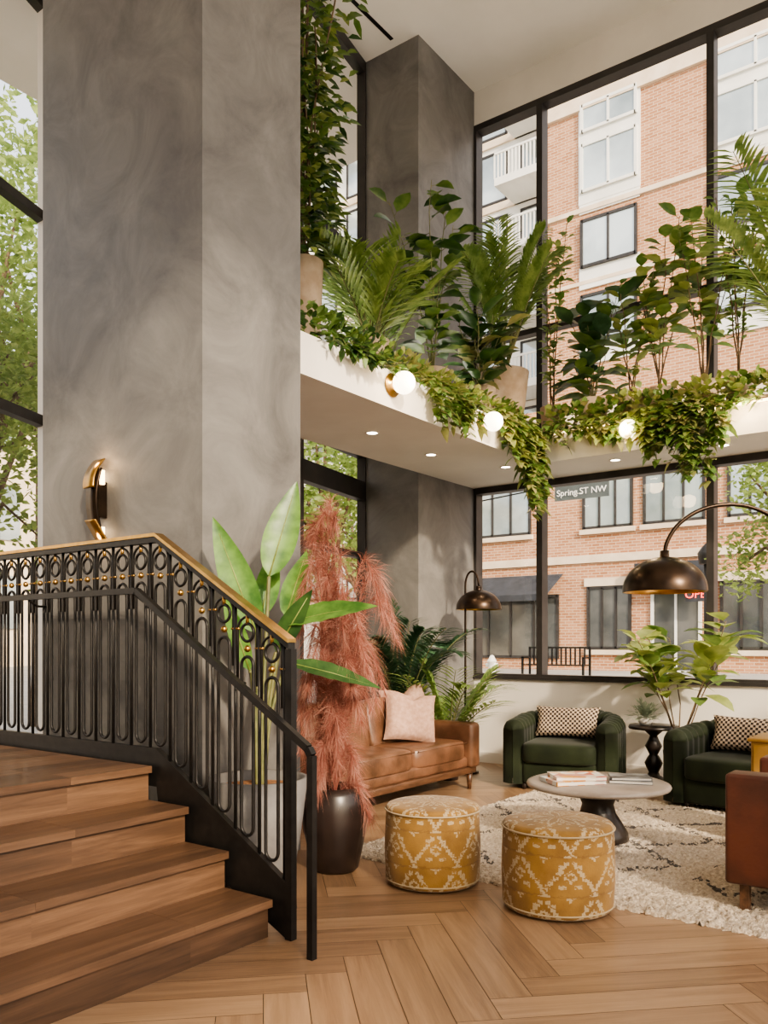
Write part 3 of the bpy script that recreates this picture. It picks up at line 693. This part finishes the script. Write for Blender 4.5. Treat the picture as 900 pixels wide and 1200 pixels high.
# pampas
C1=V((-3.20,3.80,0)); m=MB()
m.lathe([(0,0),(.12,0),(.14,.02),(.19,.25),(.2,.36),(.185,.46),(.16,.5),(.15,.5),(.15,.4),(0,.4)],C1,m_potd,40)
for s in range(56):
    if s<8: tgt=(R(-.14,.04),R(1.7,2.15),R(-.1,.1))
    elif s<38: tgt=(R(-.2,.34),R(.85,1.6),R(-.25,.2))
    else: tgt=(R(-.24,.22),R(.15,1.0),R(-.25,.2))
    a,z,f=tgt; hi=z+ (R(.15,.4) if s>=8 else 0)
    P=cat([C1+Z*.42,C1+CR*a*.2+CF*f*.25+Z*(.42+(hi-.42)*.55),C1+CR*a*.65+CF*f*.7+Z*hi,C1+CR*a*1.15+CF*f*1.1+Z*z],8)
    m.tube(P,.0025,m_pink,4)
    n0=int(len(P)*.3)
    for k_ in range(520):
        t_=random.random()**.9; fi=n0+t_*(len(P)-2-n0); i=int(fi); p=P[i].lerp(P[i+1],fi-i); tg=(P[min(i+1,len(P)-1)]-P[i-1]).normalized()
        d=(tg*R(.5,1.3)+rdir(-1,1)*.7-Z*.2).normalized(); l=R(.06,.19)*(1.15-.5*t_)
        sd=d.cross(rdir()).normalized()*R(.0005,.0011); e=p+d*l-Z*l*.4; mi_=p+d*l*.5-Z*l*.08
        m.add([p-sd,p+sd,mi_+sd,mi_-sd,e],[(0,1,2,3),(3,2,4)],m_pink if random.random()<.5 else m_pink2)
m.obj('pink_pampas_grass')
m=MB(); b=(-4.90,6.84,0); pot(m,b,.13,.4,m_potd)
palm(m,(b[0],b[1],.38),15,2.25,.38,L_blue,(.25,.5),(1.1,1.45),28,.042)
m.v=[(-soft(-x,5.0,.25),soft(y,6.9,.15) if x<-4.7 else y,z) for x,y,z in m.v]; m.obj('potted_kentia_palm')
m=MB(); b=(-4.42,7.0,0); pot(m,b,.13,.35,m_potd)
palm(m,(b[0],b[1],.33),12,1.05,.45,L_palm,(.15,.4),(.8,1.45),14,.042); m.keep(); m.obj('potted_areca_palm')
m=MB(); b=(-2.42,7.85,0); pot(m,b,.15,.35,m_potd)
broad(m,(b[0],b[1],.3),1.25,8,.7,16,.30,.20,[L_lite,L_lite,L_mid],.55,wood=m_bark,el=(-.3,.8)); m.keep(); m.obj('potted_fiddle_leaf_fig')

# ================= EXTERIOR =================
m=MB(); m.add([(-70,-40,-.2),(50,-40,-.2),(50,8.8,-.2),(-70,8.8,-.2),(50,25,.5),(-70,25,.5),(50,80,.6),(-70,80,.6)],[(0,1,2,3),(3,2,4,5),(5,4,6,7)],m_street,False); m.obj('street_ground')
def bwin(m,x0,x1,z0,z1,y,nx=2,g=m_bglass,fr=m_frame,sill=True):
    m.box(x0,x1,y-.03,y+.02,z0,z1,g)
    w=.045
    m.box(x0-w,x0+w,y-.07,y,z0-w,z1+w,fr); m.box(x1-w,x1+w,y-.07,y,z0-w,z1+w,fr); m.box(x0,x1,y-.07,y,z0-w,z0+w,fr); m.box(x0,x1,y-.07,y,z1-w,z1+w,fr)
    for i in range(1,nx): x=x0+(x1-x0)*i/nx; m.box(x-.035,x+.035,y-.07,y,z0,z1,fr)
    if sill: m.box(x0-.12,x1+.12,y-.12,y,z0-.2,z0-.05,m_stone); m.box(x0-.12,x1+.12,y-.08,y,z1+.05,z1+.3,m_stone)
m=MB(); Yb=25
m.box(-15.6,8,Yb,Yb+4,.3,9,m_brick); m.box(-12.1,8,Yb,Yb+4,9,18.6,m_brick)
m.box(-12.2,8,Yb-.12,Yb,18.3,18.8,m_stone); m.box(-12.1,8,Yb-.08,Yb,15.05,15.2,m_stone); m.box(-12.1,8,Yb-.06,Yb,12.75,12.87,m_stone); m.box(-15.6,8,Yb-.08,Yb,3.9,4.15,m_stone); m.box(-15.6,8,Yb-.1,Yb,8.3,8.8,m_stone)
for bx0,bx1 in ((-10.75,-9.0),(-6.75,-4.4),(-2.4,-.2),(2,4.2)):
    m.box(bx0-.12,bx1+.12,Yb-.06,Yb,15.3,18.6,m_panel)
    for z0 in (10.9,13.3,15.7,17.6):
        m.box(bx0-.1,bx1+.1,Yb-.05,Yb,z0-.7,z0,m_panel)
        bwin(m,bx0,bx1,z0,z0+(1.45 if z0<17 else .8),Yb-.06,2,m_bglass,m_panel if z0>15 else m_frame,False)
for x0,x1 in ((-14.7,-12.6),(-10.7,-9.15),(-8.75,-7.0),(-6.3,-4.6),(-3.8,-2),(-1,1)):
    bwin(m,x0,x1,5.0,6.6,Yb,3)
for x0,x1 in ((-10.55,-9.2),(-6.5,-4.9),(-4.4,-2.5),(-1.8,.5)):
    bwin(m,x0,x1,1.2,3.1,Yb,3,m_bglassd,m_frame)
bwin(m,-15.0,-11.6,.9,2.9,Yb,4,m_bglassd,m_frame,False)
m.add([(-15.2,Yb-.02,3.6),(-11.4,Yb-.02,3.6),(-11.4,Yb-1.2,2.9),(-15.2,Yb-1.2,2.9),(-15.2,Yb-1.2,2.7),(-11.4,Yb-1.2,2.7)],[(0,3,2,1),(3,4,5,2)],m_awn,False)
m.box(-8.9,-6.7,Yb-.5,Yb,3.0,3.75,m_awn); bwin(m,-8.5,-7.1,.5,2.9,Yb-.02,2,m_bglassd,m_panel,False)
m.obj('brick_building')
m=MB(); Yc=31
m.box(-29,-12.3,Yc,Yc+8,.3,26,m_panel)
for i in range(9):
    z=3.4+2.75*i
    m.box(-29,-12.3,Yc-.1,Yc,z-.3,z,m_stone)
    x=-28.4
    while x<-13:
        bwin(m,x,x+2.4,z+.1,z+2.15,Yc,2,m_bglass,m_frame,False)
        if z>8.5 and (x>-18.9 or int((x+28.4)/3.1)%2==0):
            m.box(x-.3,x+2.7,Yc-1.8,Yc,z-.3,z,m_panel); m.box(x-.3,x+2.7,Yc-1.8,Yc-1.74,z+.95,z+1.03,m_panel)
            for q in range(20): xx=x-.3+3.0*q/19; m.box(xx-.025,xx+.025,Yc-1.79,Yc-1.75,z,z+.95,m_panel)
            m.box(x+2.64,x+2.7,Yc-1.8,Yc,z+.95,z+1.03,m_panel)
        x+=3.1
m.obj('balcony_apartment_building')
m=MB(); m.box(-44,-36,-20,28,.0,14,m_stone)
for z in (2,6,10):
    for y in range(-18,26,4): m.box(-36.02,-35.9,y,y+2.4,z,z+2.4,m_bglass)
m.obj('office_building')
def text(txt,loc,size,mat,parent,rx=PI/2):
    c=bpy.data.curves.new('lettering','FONT'); c.body=txt; c.size=size; c.extrude=.005; c.align_x='CENTER'; c.align_y='CENTER'; c.materials.append(mat)
    o=bpy.data.objects.new('lettering',c); scene.collection.objects.link(o); o.location=loc; o.rotation_euler=(rx,0,0); o.parent=parent
sg=MB(); sg.box(-7.03,-5.93,15,15.02,4.12,4.4,m_sign); sg.tube([(-14,15,3.6),(-10,15,4.2),(-6.7,15,4.45),(0,15,4.55),(6,15,4.9)],.015,m_iron,6); sg.tube([(-14,15,.1),(-14,15,5)],.1,m_iron,10); sg.tube([(6,15,.1),(6,15,5.5)],.1,m_iron,10)
o=sg.obj('street_name_sign'); text('Spring ST NW',(-6.48,14.99,4.26),.17,m_letter,o)
sg=MB(); sg.box(-7.35,-6.55,24.4,24.46,2.55,2.95,m_awn); sg.box(-7.3,-6.6,24.46,24.5,2.9,3.05,m_iron); o=sg.obj('open_sign'); text('OPEN',(-6.95,24.38,2.75),.32,m_red,o)
m=MB(); bx,by,bz=-10.6,20.5,.33
for i in range(5): m.box(bx,bx+1.8,by+i*.09,by+i*.09+.06,bz+.42,bz+.45,m_iron)
for i in range(14): m.box(bx+i*.135,bx+i*.135+.04,by+.45,by+.48,bz+.45,bz+.9,m_iron)
m.box(bx,bx+1.8,by+.44,by+.49,bz+.88,bz+.93,m_iron)
for a in (bx,bx+1.76): m.box(a,a+.05,by,by+.05,bz-.02,bz+.65,m_iron); m.box(a,a+.05,by+.44,by+.49,bz-.02,bz+.9,m_iron); m.box(a,a+.05,by,by+.45,bz+.62,bz+.66,m_iron)
m.obj('park_bench')
m=MB(); m.lathe([(0,0),(.15,0),(.15,.05),(.1,.06),(.1,.5),(.13,.52),(.13,.56),(.1,.6),(.05,.7),(0,.72)],(-11.4,20.3,.31),m_panel,20); m.tube([(-11.58,20.3,.75),(-11.22,20.3,.75)],.055,m_panel,10); m.obj('fire_hydrant')
m=MB(); m.tube([(-5.55,20,.3),(-5.55,20,3.2)],.06,m_iron,10); m.lathe([(0,0),(.16,0),(.2,.25),(.1,.4),(0,.5)],(-5.55,20,3.2),m_iron,16); m.lathe([(0,0),(.14,0),(.1,.3),(0,.3)],(-5.55,20,.3),m_iron,16); m.obj('street_lamp')
def tree(c,H,rad,n,name='street_tree',lf=.22,cz=None):
    m=MB(); c=V(c); cz=cz or H*.62
    m.tube(cat([c,c+V((.1,0,H*.25)),c+V((-.1,.1,H*.5)),c+V((.1,0,H*.85))]),[.16*(1-.85*i/18) for i in range(19)],m_bark,8)
    blobs=[]
    for i in range(16):
        d=rdir(-.7,1.3); q=V((d.x*rad,d.y*rad,d.z*(H-cz)))*R(.45,.85)+c+Z*cz; blobs.append(q)
        m.tube([c+Z*R(.3,.6)*H,(c+Z*cz*.9).lerp(q,.5)+Z*.1,q],[.06,.035,.012],m_bark,5)
    vs=[];fs=[]
    for i in range(n):
        q=random.choice(blobs)+rdir(-1.5,1.5)*rad*.48*random.random()**.6
        d=rdir(-.8,.8); s=d.cross(rdir(-1,1)).normalized(); L=lf*R(.6,1.2); o=len(vs)
        vs+=[q,q+d*L*.5+s*L*.25,q+d*L,q+d*L*.5-s*L*.25]; fs.append((o,o+1,o+2,o+3))
    m.add(vs,fs,L_tree); m.obj(name)
tree((-12.5,6.6,-.2),10.5,3.0,8000,lf=.18)
tree((-14.5,8.6,-.2),13,3.6,8000,lf=.2)
tree((-10.6,5.2,-.2),6.5,1.6,3500,lf=.15)
tree((-11.8,13.6,0),7,2.0,3500)
tree((-3.2,17.5,.3),5.6,1.5,3500,lf=.16)
tree((-17.5,22.0,.3),7,2.4,2500)
tree((9.5,-2.2,-.2),7.0,2.2,900,lf=.34)  # unseen tree, added to break up the sun entering from the right

# ================= LIGHT =================
w=bpy.data.worlds.new('sky'); scene.world=w; w.use_nodes=True; nt=w.node_tree
bg=nt.nodes['Background']; sk=nt.nodes.new('ShaderNodeTexSky')
try:
    sk.sky_type='NISHITA'; sk.sun_disc=False; sk.sun_elevation=math.radians(32); sk.sun_rotation=math.radians(120); sk.dust_density=4; sk.air_density=1.2
except Exception: pass
mx=nt.nodes.new('ShaderNodeMix'); mx.data_type='RGBA'; mx.inputs[0].default_value=.7; mx.inputs[7].default_value=(2.85,2.65,2.38,1)
nt.links.new(sk.outputs[0],mx.inputs[6]); nt.links.new(mx.outputs[2],bg.inputs[0]); bg.inputs[1].default_value=.72
s=bpy.data.lights.new('sun','SUN'); s.energy=6; s.angle=math.radians(3); s.color=(1,.82,.60)
so=bpy.data.objects.new('sun',s); scene.collection.objects.link(so)
so.rotation_euler=V((-.76,.42,-.42)).to_track_quat('-Z','Y').to_euler()
def upward_fill(x,y,z,sx_,sy_,e):  # unseen fill lamps, added to brighten the ceiling and the ledge plants
    a=bpy.data.lights.new('added_upward_fill','AREA'); a.shape='RECTANGLE'; a.energy=e; a.size=sx_; a.size_y=sy_; a.color=(1,.9,.78)
    ao=bpy.data.objects.new('added_upward_fill',a); ao.location=(x,y,z); ao.rotation_euler=(PI,0,0); scene.collection.objects.link(ao)
upward_fill(-.3,1.0,4.2,2.5,3.5,95)
upward_fill(-4.4,5.8,3.5,.3,2.5,24)
upward_fill(-1.0,8.0,3.5,4.0,.2,20)
try: scene.view_settings.look='AgX - Medium High Contrast'
except Exception: pass
# ================= CAMERA =================
cam=bpy.data.cameras.new('camera'); co=bpy.data.objects.new('camera',cam); scene.collection.objects.link(co)
co.location=(0,0,1.35); co.rotation_euler=(PI/2,0,math.radians(36.73)); cam.lens=29.19; cam.sensor_width=36; cam.shift_y=.1283; cam.clip_end=300; cam.clip_start=.05
scene.camera=co
